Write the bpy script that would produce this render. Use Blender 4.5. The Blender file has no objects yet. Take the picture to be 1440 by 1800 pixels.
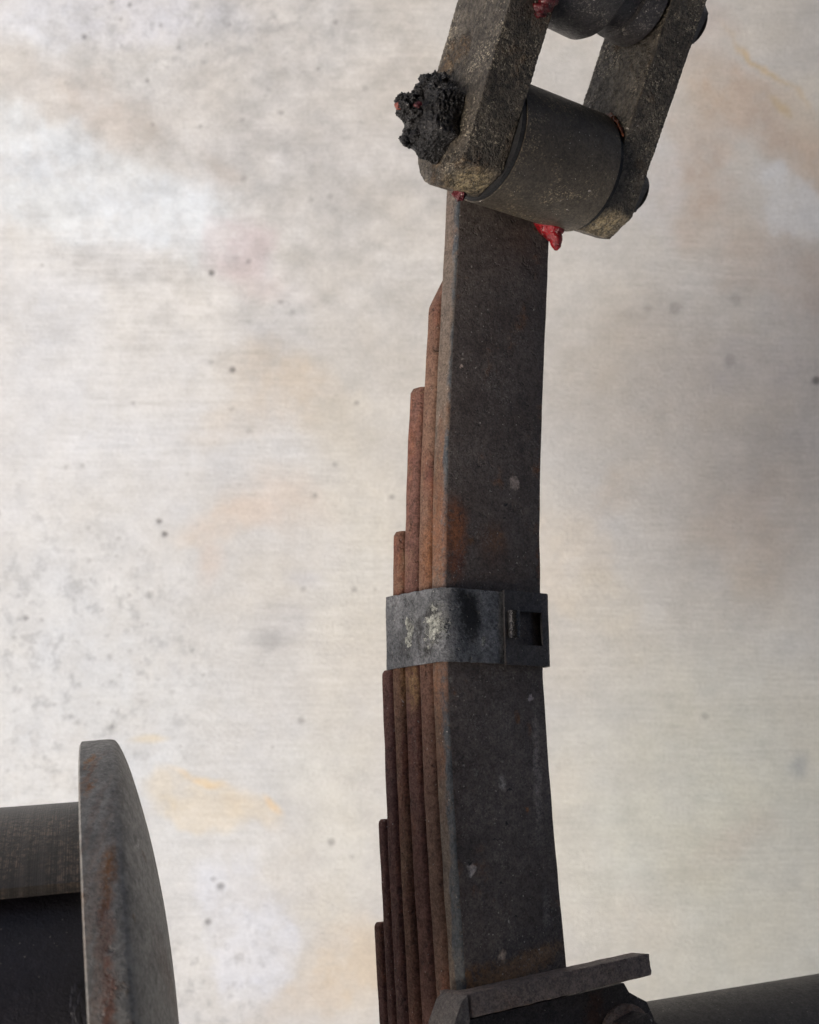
import bpy, bmesh, math, random
import numpy as np
from mathutils import Vector, Matrix, noise
random.seed(7)
S = bpy.context.scene
COL = S.collection
# ------------------------------------------------------------------ camera
F = 2000.0          # focal length in pixels of the 1440 x 1800 photograph
HC = 1.25           # height of the camera above the concrete
cam = bpy.data.cameras.new('camera'); camo = bpy.data.objects.new('camera', cam); COL.objects.link(camo)
camo.location = (0, 0, HC); camo.rotation_euler = (0, 0, 0)
cam.sensor_fit = 'VERTICAL'; cam.sensor_height = 36.0; cam.lens = 36.0*F/1800.0
cam.clip_start = 0.02; cam.clip_end = 60
cam.dof.use_dof = True; cam.dof.focus_distance = 0.545; cam.dof.aperture_fstop = 13.0
S.camera = camo
S.cycles.max_bounces = 5; S.cycles.diffuse_bounces = 3
# ------------------------------------------------------------------ light
SUN_EL, SUN_AZ = math.radians(50), math.radians(238)      # azimuth clockwise from +Y
wd = bpy.data.worlds.new('World'); S.world = wd; wd.use_nodes = True
nt = wd.node_tree; bg = nt.nodes['Background']
sky = nt.nodes.new('ShaderNodeTexSky'); sky.sky_type = 'NISHITA'; sky.sun_disc = False
sky.sun_elevation = SUN_EL; sky.sun_rotation = SUN_AZ
sky.air_density = 0.45; sky.dust_density = 5.0; sky.ozone_density = 0.3
nt.links.new(sky.outputs[0], bg.inputs[0]); bg.inputs[1].default_value = 0.13
sl = bpy.data.lights.new('sun', 'SUN'); sl.energy = 1.5; sl.angle = math.radians(20); sl.color = (1.0, 0.95, 0.88)
so = bpy.data.objects.new('sun', sl); COL.objects.link(so)
sd = Vector((math.sin(SUN_AZ)*math.cos(SUN_EL), math.cos(SUN_AZ)*math.cos(SUN_EL), math.sin(SUN_EL)))
so.rotation_euler = sd.to_track_quat('Z', 'Y').to_euler(); so.location = sd*4
S.view_settings.view_transform = 'Standard'; S.view_settings.look = 'None'
S.view_settings.exposure = 0.50; S.view_settings.gamma = 1.0

def at(px, py, d):
    """the point of the place that lies d metres away along the view axis in direction (px, py)"""
    return Vector(((px-720)/F*d, (900-py)/F*d, HC-d))
def pix(p):
    d = HC-p.z
    return 720+F*p.x/d, 900-F*p.y/d

# ------------------------------------------------------------------ node helpers
class NT:
    def __init__(s, name):
        s.m = bpy.data.materials.new(name); s.m.use_nodes = True
        s.t = s.m.node_tree; s.b = s.t.nodes['Principled BSDF']
        s.co = s.n('ShaderNodeTexCoord').outputs['Object']
    def n(s, k, **kw):
        o = s.t.nodes.new(k)
        for a, v in kw.items(): setattr(o, a, v)
        return o
    def put(s, sock, v):
        if isinstance(v, bpy.types.NodeSocket): s.t.links.new(v, sock)
        else: sock.default_value = v
    def noise(s, scale, detail=4, rough=.55, vec=None, dist=0, out=0):
        o = s.n('ShaderNodeTexNoise'); s.put(o.inputs['Vector'], vec or s.co)
        o.inputs['Scale'].default_value = scale; o.inputs['Detail'].default_value = detail
        o.inputs['Roughness'].default_value = rough; o.inputs['Distortion'].default_value = dist
        return o.outputs[out]
    def voro(s, scale, vec=None, out='Distance', rnd=1):
        o = s.n('ShaderNodeTexVoronoi'); s.put(o.inputs['Vector'], vec or s.co)
        o.inputs['Scale'].default_value = scale; o.inputs['Randomness'].default_value = rnd
        return o.outputs[out]
    def ramp(s, v, a, b, lo=0., hi=1.):
        o = s.n('ShaderNodeMapRange'); o.interpolation_type = 'SMOOTHSTEP'
        s.put(o.inputs[0], v); o.inputs[1].default_value = a; o.inputs[2].default_value = b
        o.inputs[3].default_value = lo; o.inputs[4].default_value = hi
        return o.outputs[0]
    def math(s, op, a, b=0., c=None):
        o = s.n('ShaderNodeMath', operation=op); s.put(o.inputs[0], a); s.put(o.inputs[1], b)
        if c is not None: s.put(o.inputs[2], c)
        return o.outputs[0]
    def vmath(s, op, a, b=(0, 0, 0)):
        o = s.n('ShaderNodeVectorMath', operation=op); s.put(o.inputs[0], a); s.put(o.inputs[1], b)
        return o
    def mix(s, fac, a, b, mode='MIX'):
        o = s.n('ShaderNodeMix', data_type='RGBA', blend_type=mode)
        s.put(o.inputs[0], fac)
        for i, v in ((6, a), (7, b)):
            if isinstance(v, bpy.types.NodeSocket): s.t.links.new(v, o.inputs[i])
            else: o.inputs[i].default_value = (*v, 1) if len(v) == 3 else v
        return o.outputs[2]
    def mapped(s, loc=(0, 0, 0), rot=(0, 0, 0), scale=(1, 1, 1), vec=None):
        o = s.n('ShaderNodeMapping', vector_type='TEXTURE'); s.put(o.inputs[0], vec or s.co)
        o.inputs[1].default_value = loc; o.inputs[2].default_value = rot; o.inputs[3].default_value = scale
        return o.outputs[0]
    def warp(s, scale, amp, vec=None):
        nz = s.noise(scale, 3, .6, vec=vec, out=1)
        c = s.vmath('SUBTRACT', nz, (.5, .5, .5)).outputs[0]
        k = s.n('ShaderNodeVectorMath', operation='SCALE'); s.put(k.inputs[0], c); k.inputs[3].default_value = amp
        return s.vmath('ADD', vec or s.co, k.outputs[0]).outputs[0]
    def spot(s, loc, rx, ry=None, rz=None, rot=0, vec=None, soft=.4):
        """1 inside an ellipse, 0 outside; soft = how gradual the rim is"""
        v = s.mapped(loc, (0, 0, rot), (rx, ry or rx, rz or max(rx, ry or rx)), vec)
        l = s.vmath('LENGTH', v).outputs[1]
        return s.ramp(l, 1.0, 1.0-soft)
    def bump(s, h, dist=.001, strength=1., normal=None):
        o = s.n('ShaderNodeBump'); s.put(o.inputs['Height'], h)
        o.inputs['Distance'].default_value = dist; o.inputs['Strength'].default_value = strength
        if normal: s.put(o.inputs['Normal'], normal)
        return o.outputs[0]
    def attr(s, name):
        o = s.n('ShaderNodeAttribute'); o.attribute_name = name; return o
    def done(s, col, rough, normal=None, metal=0., spec=.5):
        s.put(s.b.inputs['Base Color'], col); s.put(s.b.inputs['Roughness'], rough)
        s.put(s.b.inputs['Metallic'], metal); s.b.inputs['Specular IOR Level'].default_value = spec
        if normal: s.put(s.b.inputs['Normal'], normal)
        return s.m

# ------------------------------------------------------------------ object helpers
def link(name, bm, mat, parent=None, smooth=35):
    me = bpy.data.meshes.new(name); 
    bmesh.ops.recalc_face_normals(bm, faces=bm.faces)
    bm.to_mesh(me); bm.free()
    o = bpy.data.objects.new(name, me); COL.objects.link(o)
    me.materials.append(mat)
    if smooth:
        for p in me.polygons: p.use_smooth = True
        me.set_sharp_from_angle(angle=math.radians(smooth))
    if parent:
        o.parent = parent
        t, s = root_of(parent)
        o.location = -t if s == 0 else (0, 0, 0)
    return o
def root_of(o):
    return (o.location.copy(), 0) if o.parent is None else (Vector(), 1)
def thing(name, label, cat, loc, group=None):
    o = bpy.data.objects.new(name, None); COL.objects.link(o); o.location = loc
    o.empty_display_size = .02; o['label'] = label; o['category'] = cat
    if group: o['group'] = group
    return o

def sweep(bm, rings, cap=True, closed=True):
    """rings: list of lists of points, same count"""
    vs = [[bm.verts.new(p) for p in r] for r in rings]
    n = len(rings[0])
    for a, b in zip(vs, vs[1:]):
        for i in range(n if closed else n-1):
            j = (i+1) % n
            bm.faces.new((a[i], a[j], b[j], b[i]))
    if cap and closed:
        bm.faces.new(vs[0]); bm.faces.new(list(reversed(vs[-1])))
    return vs

def revolve(bm, o, ax, ref, profile, n=48, a0=0., a1=2*math.pi, close_profile=False):
    """profile: (along axis, radius); ref = direction of angle zero"""
    ax = ax.normalized(); ref = (ref-ax*ref.dot(ax)).normalized(); sd_ = ax.cross(ref)
    full = abs(a1-a0-2*math.pi) < 1e-6
    k = n if full else n+1
    vs = []
    for i in range(k):
        a = a0+(a1-a0)*i/n
        d = ref*math.cos(a)+sd_*math.sin(a)
        vs.append([bm.verts.new(o+ax*h+d*r) for h, r in profile])
    m = len(profile)
    for i in range(n):
        A, B = vs[i], vs[(i+1) % k]
        for j in range(m if close_profile else m-1):
            bm.faces.new((A[j], A[(j+1) % m], B[(j+1) % m], B[j]))
    if not full and close_profile:
        bm.faces.new(vs[0]); bm.faces.new(list(reversed(vs[-1])))
    if full and not close_profile:
        for e in (0, -1):
            if profile[e][1] > 1e-7: bm.faces.new([v[e] for v in vs])
    bmesh.ops.remove_doubles(bm, verts=bm.verts, dist=1e-7)

def extrude_poly(bm, o, ex, ey, ez, pts, z0, z1):
    """polygon pts in the (ex, ey) plane, from z0 to z1 along ez"""
    sweep(bm, [[o+ex*x+ey*y+ez*z for x, y in pts] for z in (z0, z1)])

def bevel(bm, w, seg=2, ang=30):
    es = [e for e in bm.edges if len(e.link_faces) == 2 and e.calc_face_angle(0) > math.radians(ang)]
    bmesh.ops.bevel(bm, geom=es, offset=w, segments=seg, affect='EDGES', profile=.6, clamp_overlap=True)

def roughen(o, amp, scale, levels=0, seed=0.):
    """real relief: push vertices along their normals by fractal noise"""
    me = o.data
    bm = bmesh.new(); bm.from_mesh(me)
    if levels: bmesh.ops.subdivide_edges(bm, edges=bm.edges, cuts=levels, use_grid_fill=True)
    bm.normal_update()
    for v in bm.verts:
        p = v.co*scale+Vector((seed, seed*.7, -seed))
        v.co += v.normal*amp*(noise.fractal(p, 1., 2.1, 4))
    bm.to_mesh(me); bm.free()

# ------------------------------------------------------------------ frame of the spring (found by camera matching)
W = .060                                             # width of the leaves
_az, _el, _rot = .5795, -.10626, .149764
w = Vector((math.cos(_az)*math.cos(_el), math.sin(_el), -math.sin(_az)*math.cos(_el)))   # across the leaves
_a = Vector((0, 1, 0)); _a = (_a-w*_a.dot(w)).normalized(); _b = w.cross(_a)
t0 = _a*math.cos(_rot)-_b*math.sin(_rot)             # along the leaves
m0 = w.cross(t0)                                     # out of the top face
P0 = at(782.15, 1000, .543617)
def spine(u):
    h = .52554*u*u-.23722*u**3-4.0346*u**4
    h1 = 2*.52554*u-3*.23722*u*u-4*4.0346*u**3
    t = (t0+m0*h1).normalized()
    return P0+t0*u+m0*h, t, w.cross(t)
def on(u, a, b):
    """a across from the left edge, b out of the main leaf's top face"""
    p, t, m = spine(u); return p+w*a+m*b
def u_at(py, b=0., a=0.):
    lo, hi = -.4, .3
    for _ in range(40):
        mid = (lo+hi)/2
        if pix(on(mid, a, b))[1] > py: lo = mid
        else: hi = mid
    return (lo+hi)/2

exec_mats = {}
# ------------------------------------------------------------------ materials
_rs = np.random.RandomState(11)
def lattice(X, Y, seed):
    """smooth value noise on an unbounded lattice"""
    xi = np.floor(X).astype(np.int64); yi = np.floor(Y).astype(np.int64)
    fx = X-xi; fy = Y-yi; fx = fx*fx*fx*(fx*(fx*6-15)+10); fy = fy*fy*fy*(fy*(fy*6-15)+10)
    def h(a, b):
        n = (a*374761393+b*668265263+seed*982451653) & 0xffffffff
        n = ((n ^ (n >> 13))*1274126177) & 0xffffffff
        return ((n ^ (n >> 16)) & 0xffff)/65535.
    return (h(xi, yi)*(1-fx)+h(xi+1, yi)*fx)*(1-fy)+(h(xi, yi+1)*(1-fx)+h(xi+1, yi+1)*fx)*fy
def fbm(X, Y, scale, octs=5, rough=.55, seed=1):
    v = 0; a = 1.; t = 0
    for o in range(octs):
        v = v+a*lattice(X*scale*2.03**o+o*17.3, Y*scale*2.03**o-o*9.1, seed+o*31); t += a; a *= rough
    return v/t
def sstep(v, a, b):
    q = np.clip((v-a)/(b-a), 0, 1); return q*q*(3-2*q)
STAINS_AND_FALLOFF = [      # px, py, rx, ry, turn (deg, + = anticlockwise), colour, strength, rim softness; broad patches also paint the light falloff
    (20, 700, 620, 460, 0, (.56, .56, .55), .75, .8), (130, 1350, 420, 460, 0, (.53, .54, .53), .8, .8),
    (520, 130, 430, 300, -12, (.405, .392, .372), .80, .6), (630, 560, 200, 260, 10, (.40, .39, .37), .70, .7), (560, 640, 150, 110, 0, (.40, .395, .385), .5, .8),
    (60, 150, 330, 75, -20, (.47, .435, .395), .5, .7), (210, 190, 130, 60, -30, (.42, .365, .31), .6, .8), (180, 25, 260, 65, 0, (.50, .505, .53), .8, .6),
    (40, 60, 120, 60, 0, (.54, .55, .56), .7, .8),
    (120, 330, 350, 105, -21, (.555, .58, .582), .9, .28), (330, 400, 190, 90, -22, (.54, .56, .56), .7, .45), (270, 215, 90, 22, -38, (.34, .31, .27), .45, .8),
    (395, 300, 60, 22, -30, (.38, .33, .28), .5, .8),
    (425, 440, 80, 62, 30, (.39, .315, .31), .75, .45), (460, 500, 90, 40, -10, (.42, .36, .34), .6, .8),
    (500, 690, 110, 75, -25, (.43, .365, .28), .75, .6), (430, 760, 120, 40, 0, (.47, .41, .33), .6, .8), (600, 760, 90, 60, 0, (.42, .37, .29), .6, .8),
    (395, 920, 85, 42, 8, (.52, .44, .36), .7, .6), (370, 990, 26, 45, 0, (.55, .43, .34), .6, .8), (470, 900, 100, 60, 0, (.50, .42, .35), .6, .8),
    (640, 980, 100, 330, 0, (.53, .515, .455), .7, .8),
    (485, 1128, 46, 22, 0, (.30, .295, .29), .85, .7), (510, 1090, 50, 34, 0, (.40, .40, .40), .6, .9), (535, 1020, 40, 20, 0, (.43, .44, .47), .5, .9),
    (350, 1415, 130, 44, -8, (.57, .50, .38), .75, .4), (450, 1430, 55, 26, -35, (.58, .49, .35), .6, .6), (355, 1372, 66, 9, -14, (.62, .45, .22), .8, .8), (480, 1418, 26, 9, -50, (.64, .45, .22), .8, .8),
    (255, 1305, 40, 9, 5, (.58, .47, .28), .7, .8), (300, 1420, 40, 20, 10, (.52, .44, .30), .6, .9),
    (600, 1700, 95, 110, -25, (.50, .42, .31), .85, .5), (520, 1760, 90, 50, 20, (.44, .37, .29), .7, .6), (560, 1590, 60, 60, 0, (.53, .49, .40), .6, .8),
    (420, 1640, 85, 150, 8, (.53, .545, .575), .85, .3), (600, 1430, 110, 200, 0, (.54, .54, .49), .6, .7),
    (1240, 60, 60, 100, 25, (.43, .36, .31), .6, .7), (1320, 210, 250, 70, -38, (.43, .33, .25), .8, .55), (1200, 290, 75, 130, 0, (.40, .32, .26), .8, .5),
    (1380, 470, 220, 80, -35, (.40, .335, .285), .7, .6), (1390, 365, 115, 40, -34, (.53, .545, .55), .95, .3), (1150, 330, 55, 90, 12, (.50, .50, .50), .8, .35),
    (1300, 70, 110, 50, 0, (.52, .50, .46), .7, .7), (1400, 190, 80, 70, -30, (.54, .51, .44), .7, .6), (1330, 120, 110, 9, -48, (.47, .34, .17), .8, .8), (1365, 190, 30, 10, -45, (.42, .31, .15), .7, .8),
    (1160, 640, 230, 170, 20, (.405, .375, .335), .7, .8), (1330, 800, 200, 260, 0, (.425, .395, .36), .4, .8), (1130, 560, 80, 40, 20, (.36, .335, .31), .5, .9),
    (1100, 860, 110, 50, 20, (.46, .40, .325), .6, .8), (1000, 980, 95, 95, -30, (.545, .51, .45), .85, .3), (1060, 1050, 90, 60, -20, (.50, .47, .40), .6, .5), (1320, 640, 90, 60, 0, (.40, .40, .43), .5, .8),
    (1180, 1350, 330, 260, 0, (.47, .465, .42), .8, .7), (1060, 1500, 110, 240, 0, (.53, .53, .48), .7, .8), (1290, 1480, 90, 45, 20, (.45, .39, .36), .5, .8),
    (1380, 1530, 90, 80, 0, (.46, .46, .46), .6, .8), (1130, 1620, 70, 60, 0, (.50, .44, .38), .4, .9), (1408, 1350, 20, 30, -15, (.29, .30, .32), .8, .9), (1330, 950, 90, 130, 0, (.42, .35, .28), .5, .8)]
HOLES = [(373, 480, 7, 1), (410, 650, 7, .9), (438, 459, 6, .6), (281, 915, 6, 1), (291, 938, 7, 1), (495, 530, 6, .5), (516, 548, 6, .4), (369, 535, 6, .25), (373, 635, 7, .3),
         (628, 708, 6, .5), (590, 815, 6, .45), (554, 872, 6, .6), (410, 718, 6, .35), (440, 757, 6, .35), (690, 872, 6, .55), (624, 1035, 6, .6), (661, 1035, 4, .4), (531, 1266, 8, .5), (535, 1035, 6, .4),
         (388, 1558, 9, .8), (376, 1545, 6, .5), (366, 1620, 8, .8), (583, 1480, 8, .6), (621, 1506, 6, .35), (150, 64, 5, .9), (230, 8, 5, .8), (260, 140, 5, .7), (214, 33, 4, .6), (285, 44, 4, .7), (405, 43, 4, .5),
         (74, 465, 4, .6), (1436, 668, 10, 1), (1190, 540, 16, .35), (1140, 540, 10, .25), (1240, 1258, 9, .4), (1285, 632, 13, .35), (1295, 525, 14, .3), (985, 1345, 8, .12), (1180, 1240, 7, .2), (590, 38, 7, .45), (645, 155, 7, .4),
         (270, 218, 5, .5), (580, 344, 7, .35), (548, 350, 6, .35), (430, 312, 8, .3), (117, 820, 5, .4), (146, 818, 5, .45), (210, 945, 5, .4), (155, 927, 6, .35), (47, 1087, 6, .7), (265, 1045, 8, .5), (75, 1090, 5, .4), (195, 1155, 7, .4)]
def concrete_floor():
    step = .0018
    xs = np.concatenate(([-9, -3, -1.2, -.7], np.arange(-.52, .52, step), [.7, 1.2, 3, 9]))
    ys = np.concatenate(([-9, -3, -1.4, -.9], np.arange(-.63, .63, step), [.9, 1.4, 3, 9]))
    X, Y = np.meshgrid(xs, ys)
    q = F/HC
    U = 720+X*q; V = 900-Y*q                          # the slab measured in picture units, y downwards
    wx = (fbm(X, Y, 7, 5, .6, 3)-.5)*150+(fbm(X, Y, 30, 4, .6, 8)-.5)*44
    wy = (fbm(X, Y, 7, 5, .6, 5)-.5)*120+(fbm(X, Y, 30, 4, .6, 9)-.5)*36
    big = fbm(X, Y, 5, 5, .6, 2)[..., None]
    C = np.array((.43, .415, .385))*(1-big)+np.array((.52, .515, .49))*big
    brk = fbm(X, Y, 24, 5, .68, 12)
    for (x, y, rx, ry, rot, col, st, sf) in STAINS_AND_FALLOFF:
        a = math.radians(rot); k = min(1., (rx+ry)/160)
        dx = U+wx*k-x; dy = V+wy*k-y
        e = np.hypot((dx*math.cos(a)-dy*math.sin(a))/rx, (dx*math.sin(a)+dy*math.cos(a))/ry)
        m = (1-sstep(e, 1-sf, 1+sf*.35))*st*.80*(.55+.45*sstep(brk, .30, .60))
        C = C*(1-m[..., None])+np.array(col)*m[..., None]
    # fine tonal mottling, brushed a little along x
    mot = fbm(X*.8, Y, 42, 5, .66, 21); m2 = fbm(X, Y*1.15, 110, 4, .7, 22)
    up = 1-sstep(np.hypot((U-430)/620, (V-260)/420), .5, 1.1)
    C *= (1+(mot-.5)*(.22+.36*up)+(m2-.5)*.16)[..., None]
    hue = (fbm(X, Y, 13, 4, .6, 33)-.5)[..., None]
    C *= 1+hue*np.array((.05, .0, -.09))
    C *= np.array((1.0, .997, .985))
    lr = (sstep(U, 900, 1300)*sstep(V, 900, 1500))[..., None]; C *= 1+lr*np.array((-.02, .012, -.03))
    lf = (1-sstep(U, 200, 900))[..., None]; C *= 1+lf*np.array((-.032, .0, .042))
    C *= (1.10-.10*sstep(U, 300, 1100))[..., None]  # left painted lighter than the right, for the falloff of light
    # the skin has worn open: dark grainy hollows
    ln = np.maximum(1-sstep(np.hypot((U-110)/330, (V-1180)/360), .3, 1.1), 1-sstep(np.hypot((U-385)/150, (V-1720)/190), .2, 1.1))
    ln = np.maximum(ln, .8*(1-sstep(np.hypot((U-330)/420, (V-50)/150), .2, 1.1)))
    gr = fbm(X+.3*Y, Y-.3*X, 78, 5, .78, 41)
    g = sstep(gr, .52, .72)*(ln*.32+.03)
    C = C*(1-g[..., None])+np.array((.19, .20, .21))*g[..., None]
    H = -g*1.2
    hl = np.zeros_like(X)
    for (x, y, rr, st) in HOLES:
        rr = rr*.95
        e = np.hypot(U+wx*.03-x, (V+wy*.03-y)*1.05)/rr
        hl = np.maximum(hl, (1-sstep(e, .35, 1.25))*st)
    rnd_ = np.random.RandomState(5)
    for _ in range(420):                              # small random air holes, most where the skin is worn
        x, y = rnd_.uniform(-20, 1000), rnd_.uniform(-20, 1800)
        w_ = max(0, 1-math.hypot((x-150)/420, (y-1150)/500))+max(0, 1-math.hypot((x-330)/420, (y-60)/200))+.06
        if rnd_.rand() > w_: continue
        rr, st = rnd_.uniform(2, 5.5), rnd_.uniform(.2, .6)
        i0, i1 = np.searchsorted(xs, (x-30-720)/q), np.searchsorted(xs, (x+30-720)/q)
        j0, j1 = np.searchsorted(ys, (900-y-30)/q), np.searchsorted(ys, (900-y+30)/q)
        e = np.hypot(U[j0:j1, i0:i1]-x, (V[j0:j1, i0:i1]-y)*rnd_.uniform(.8, 1.6))/rr
        hl[j0:j1, i0:i1] = np.maximum(hl[j0:j1, i0:i1], (1-sstep(e, .35, 1.3))*st)
    C = C*(1-hl[..., None]*.72)+np.array((.085, .082, .08))*hl[..., None]*.72
    H = H-hl*1.1
    ny, nx = X.shape
    me = bpy.data.meshes.new('concrete_floor')
    me.vertices.add(nx*ny)
    co = np.stack([X, Y, H*.0009], -1).astype(np.float32); me.vertices.foreach_set('co', co.ravel())
    ii = (np.arange(ny-1)[:, None]*nx+np.arange(nx-1)[None]).ravel()
    fc = np.stack([ii, ii+1, ii+1+nx, ii+nx], -1).astype(np.int32)
    me.loops.add(fc.size); me.loops.foreach_set('vertex_index', fc.ravel())
    me.polygons.add(len(fc)); me.polygons.foreach_set('loop_start', np.arange(0, fc.size, 4, dtype=np.int32))
    me.update(calc_edges=True)
    at_ = me.color_attributes.new('stain_and_falloff', 'FLOAT_COLOR', 'POINT')  # stains together with the painted left-to-right light falloff
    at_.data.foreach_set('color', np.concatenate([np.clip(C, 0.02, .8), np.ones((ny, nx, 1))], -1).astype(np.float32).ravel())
    me.polygons.foreach_set('use_smooth', np.ones(len(fc), dtype=bool))
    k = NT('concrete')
    c = k.attr('stain_and_falloff').outputs['Color']
    l1 = k.noise(1, 3, .65, vec=k.mapped((0, 0, 0), (0, 0, -.10), (.22, .0017, 1), vec=k.warp(2.5, .03)))
    l2 = k.noise(1, 3, .6, vec=k.mapped((0, 0, 0), (0, 0, .03), (.40, .0042, 1)))
    lines = k.math('ADD', k.math('MULTIPLY', l1, .55), k.math('MULTIPLY', l2, .45))
    lg = k.ramp(k.noise(3.2, 2, .5), .38, .62, .03, .17)
    c = k.mix(lg, c, k.mix(k.ramp(lines, .38, .62), (.28, .28, .28), (.72, .72, .72)), 'OVERLAY')
    fn = k.noise(330, 3, .7)
    c = k.mix(.16, c, k.mix(k.ramp(fn, .36, .64), (.3, .3, .3), (.7, .7, .7)), 'OVERLAY')
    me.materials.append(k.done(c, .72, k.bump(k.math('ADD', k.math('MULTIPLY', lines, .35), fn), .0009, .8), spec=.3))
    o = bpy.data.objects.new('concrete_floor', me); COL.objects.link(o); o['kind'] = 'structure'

def steel(name, c0, c1, rust=(), rust_amt=.0, rust_scale=40, grit=.5, grit_scale=900, specks=.5, rough=(.5, .7),
          bump=.00025, marks=(), stretch=None, metal=0., vari=18, stain_and_falloff=None, pits=0., spec=.5, dust=None, blue=False, flake=None):
    """weathered steel: base tones, rust, grit, pale specks, shaped marks (loc, rx, ry, rz, rot, colour, strength, soft, warp)"""
    k = NT(name)
    v = k.mapped(scale=stretch) if stretch else k.co
    c = k.mix(k.ramp(k.noise(vari, 6, .62, vec=v), .35, .65), c0, c1)
    c = k.mix(k.ramp(k.noise(vari*7, 5, .7), .42, .72, 0, .55), c, tuple(x*.62 for x in c0))
    if rust:
        nz = k.noise(rust_scale, 7, .68, vec=k.warp(60, .008, v))
        rm = k.ramp(nz, .62-rust_amt*.34, .72-rust_amt*.25)
        rc = k.mix(k.ramp(k.noise(130, 5, .7), .35, .65), rust[0], rust[1])
        if len(rust) > 2: rc = k.mix(k.ramp(k.noise(35, 5, .7, vec=k.mapped((.4, .1, .2))), .52, .66), rc, rust[2])
        c = k.mix(rm, c, rc)
    else: rm = None
    if blue:
        e = k.math('ADD', k.math('SUBTRACT', k.attr('depth').outputs['Fac'], k.ramp(k.vmath('DOT_PRODUCT', k.co, (0, 1, 0)).outputs[1], -.10, .02, -.0012, .0030)), k.math('MULTIPLY', k.math('SUBTRACT', k.noise(38, 5, .65, vec=k.mapped(scale=(1, 2.2, 1))), .5), .020))
        bm_ = k.math('MULTIPLY', k.ramp(e, -.0052, -.0028), k.ramp(k.noise(300, 4, .7), .30, .50, .35, .95))
        c = k.mix(bm_, c, k.mix(k.ramp(k.noise(60, 4, .6), .35, .65), (.055, .068, .078), (.10, .105, .105)))
    wv = k.warp(150, .006); wv2 = k.warp(320, .004, wv)
    for (loc, rx, ry, rz, rot, col, st, sf) in marks:
        sp = k.spot(loc, rx, ry, rz, rot, vec=wv2, soft=sf)
        br = k.ramp(k.noise(420, 4, .75), .30, .55)
        c = k.mix(k.math('MULTIPLY', k.math('MULTIPLY', sp, st), br if st < .99 else 1.), c, col)
    if flake:
        fl_ = None
        for (loc, rx, ry, rz) in flake:
            q_ = k.spot(loc, rx, ry, rz, 0, vec=wv, soft=.9); fl_ = q_ if fl_ is None else k.math('MAXIMUM', fl_, q_)
        fn_ = k.noise(150, 6, .72, vec=wv)
        fm_ = k.ramp(k.math('ADD', fn_, k.math('MULTIPLY', fl_, .22)), .635, .66)
        fm_ = k.math('MULTIPLY', fm_, k.ramp(fl_, .05, .3))
        c = k.mix(k.math('MULTIPLY', fm_, .9), c, k.mix(k.ramp(k.noise(500, 4, .7), .38, .62), (.22, .225, .19), (.46, .47, .41)))
        cr_ = k.math('MULTIPLY', k.ramp(k.math('ABSOLUTE', k.math('SUBTRACT', k.math('ADD', fn_, k.math('MULTIPLY', fl_, .22)), .625)), .022, .006), k.ramp(fl_, .05, .3))
        c = k.mix(cr_, c, (.012, .012, .012))
    g = k.noise(grit_scale, 3, .75); g2 = k.noise(grit_scale*.33, 4, .7)
    gg = k.math('ADD', k.math('MULTIPLY', g, .6), k.math('MULTIPLY', g2, .4))
    c = k.mix(grit, c, k.mix(k.ramp(gg, .36, .64), (.10, .10, .10), (.93, .91, .88)), 'OVERLAY')
    if dust:
        dm = k.math('MULTIPLY', k.ramp(k.noise(55, 6, .75), .44, .66), k.ramp(k.noise(760, 3, .85), .545, .60))
        c = k.mix(k.math('MULTIPLY', dm, dust[1]), c, dust[0])
    if specks:
        sp = k.ramp(k.voro(400), .22, .10); sg = k.ramp(k.noise(1300, 1, .5), .55, .62)
        s3 = k.math('MULTIPLY', k.math('MULTIPLY', sp, k.ramp(k.noise(38, 4, .7), .42, .57)), k.math('MULTIPLY', sg, specks)); 
        sl_ = k.math('MULTIPLY', k.ramp(k.voro(170, vec=wv), .12, .05), k.math('MULTIPLY', k.ramp(k.noise(90, 2, .5), .57, .63), specks))
        c = k.mix(k.math('MAXIMUM', s3, sl_), c, (.68, .62, .54))
    h = k.math('ADD', gg, k.math('MULTIPLY', k.noise(120, 5, .65), 1.4))
    if pits:
        pm = k.ramp(k.noise(190, 3, .6, vec=k.warp(80, .006)), .60, .72)
        h = k.math('SUBTRACT', h, k.math('MULTIPLY', pm, pits)); c = k.mix(k.math('MULTIPLY', pm, min(1, pits*.35)), c, (.02, .018, .017))
    if rm: h = k.math('ADD', h, k.math('MULTIPLY', rm, .8))
    r = k.ramp(gg, .35, .65, rough[1], rough[0])
    if rm: r = k.math('MAXIMUM', r, k.math('MULTIPLY', rm, .85))
    return k.done(c, r, k.bump(h, bump*4, 1.), metal=metal, spec=spec)

def face(px, py):
    """the point of the main leaf's top face seen at (px, py)"""
    u = u_at(py, 0, .5*W)
    for _ in range(4):
        L = pix(on(u, 0, 0))[0]; R = pix(on(u, W, 0))[0]
        a = (px-L)/(R-L)*W; u = u_at(py, 0, a)
    return on(u, a, 0)
PXM = .545/F
def mk(px, py, rx, ry, col, st, sf=.6, rot=0):
    return (face(px, py), rx*PXM, ry*PXM, max(rx, ry)*PXM*1.6, rot, col, st, sf)
def side(px, py, b):
    u = u_at(py, b); return on(u, 0, b)

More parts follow.
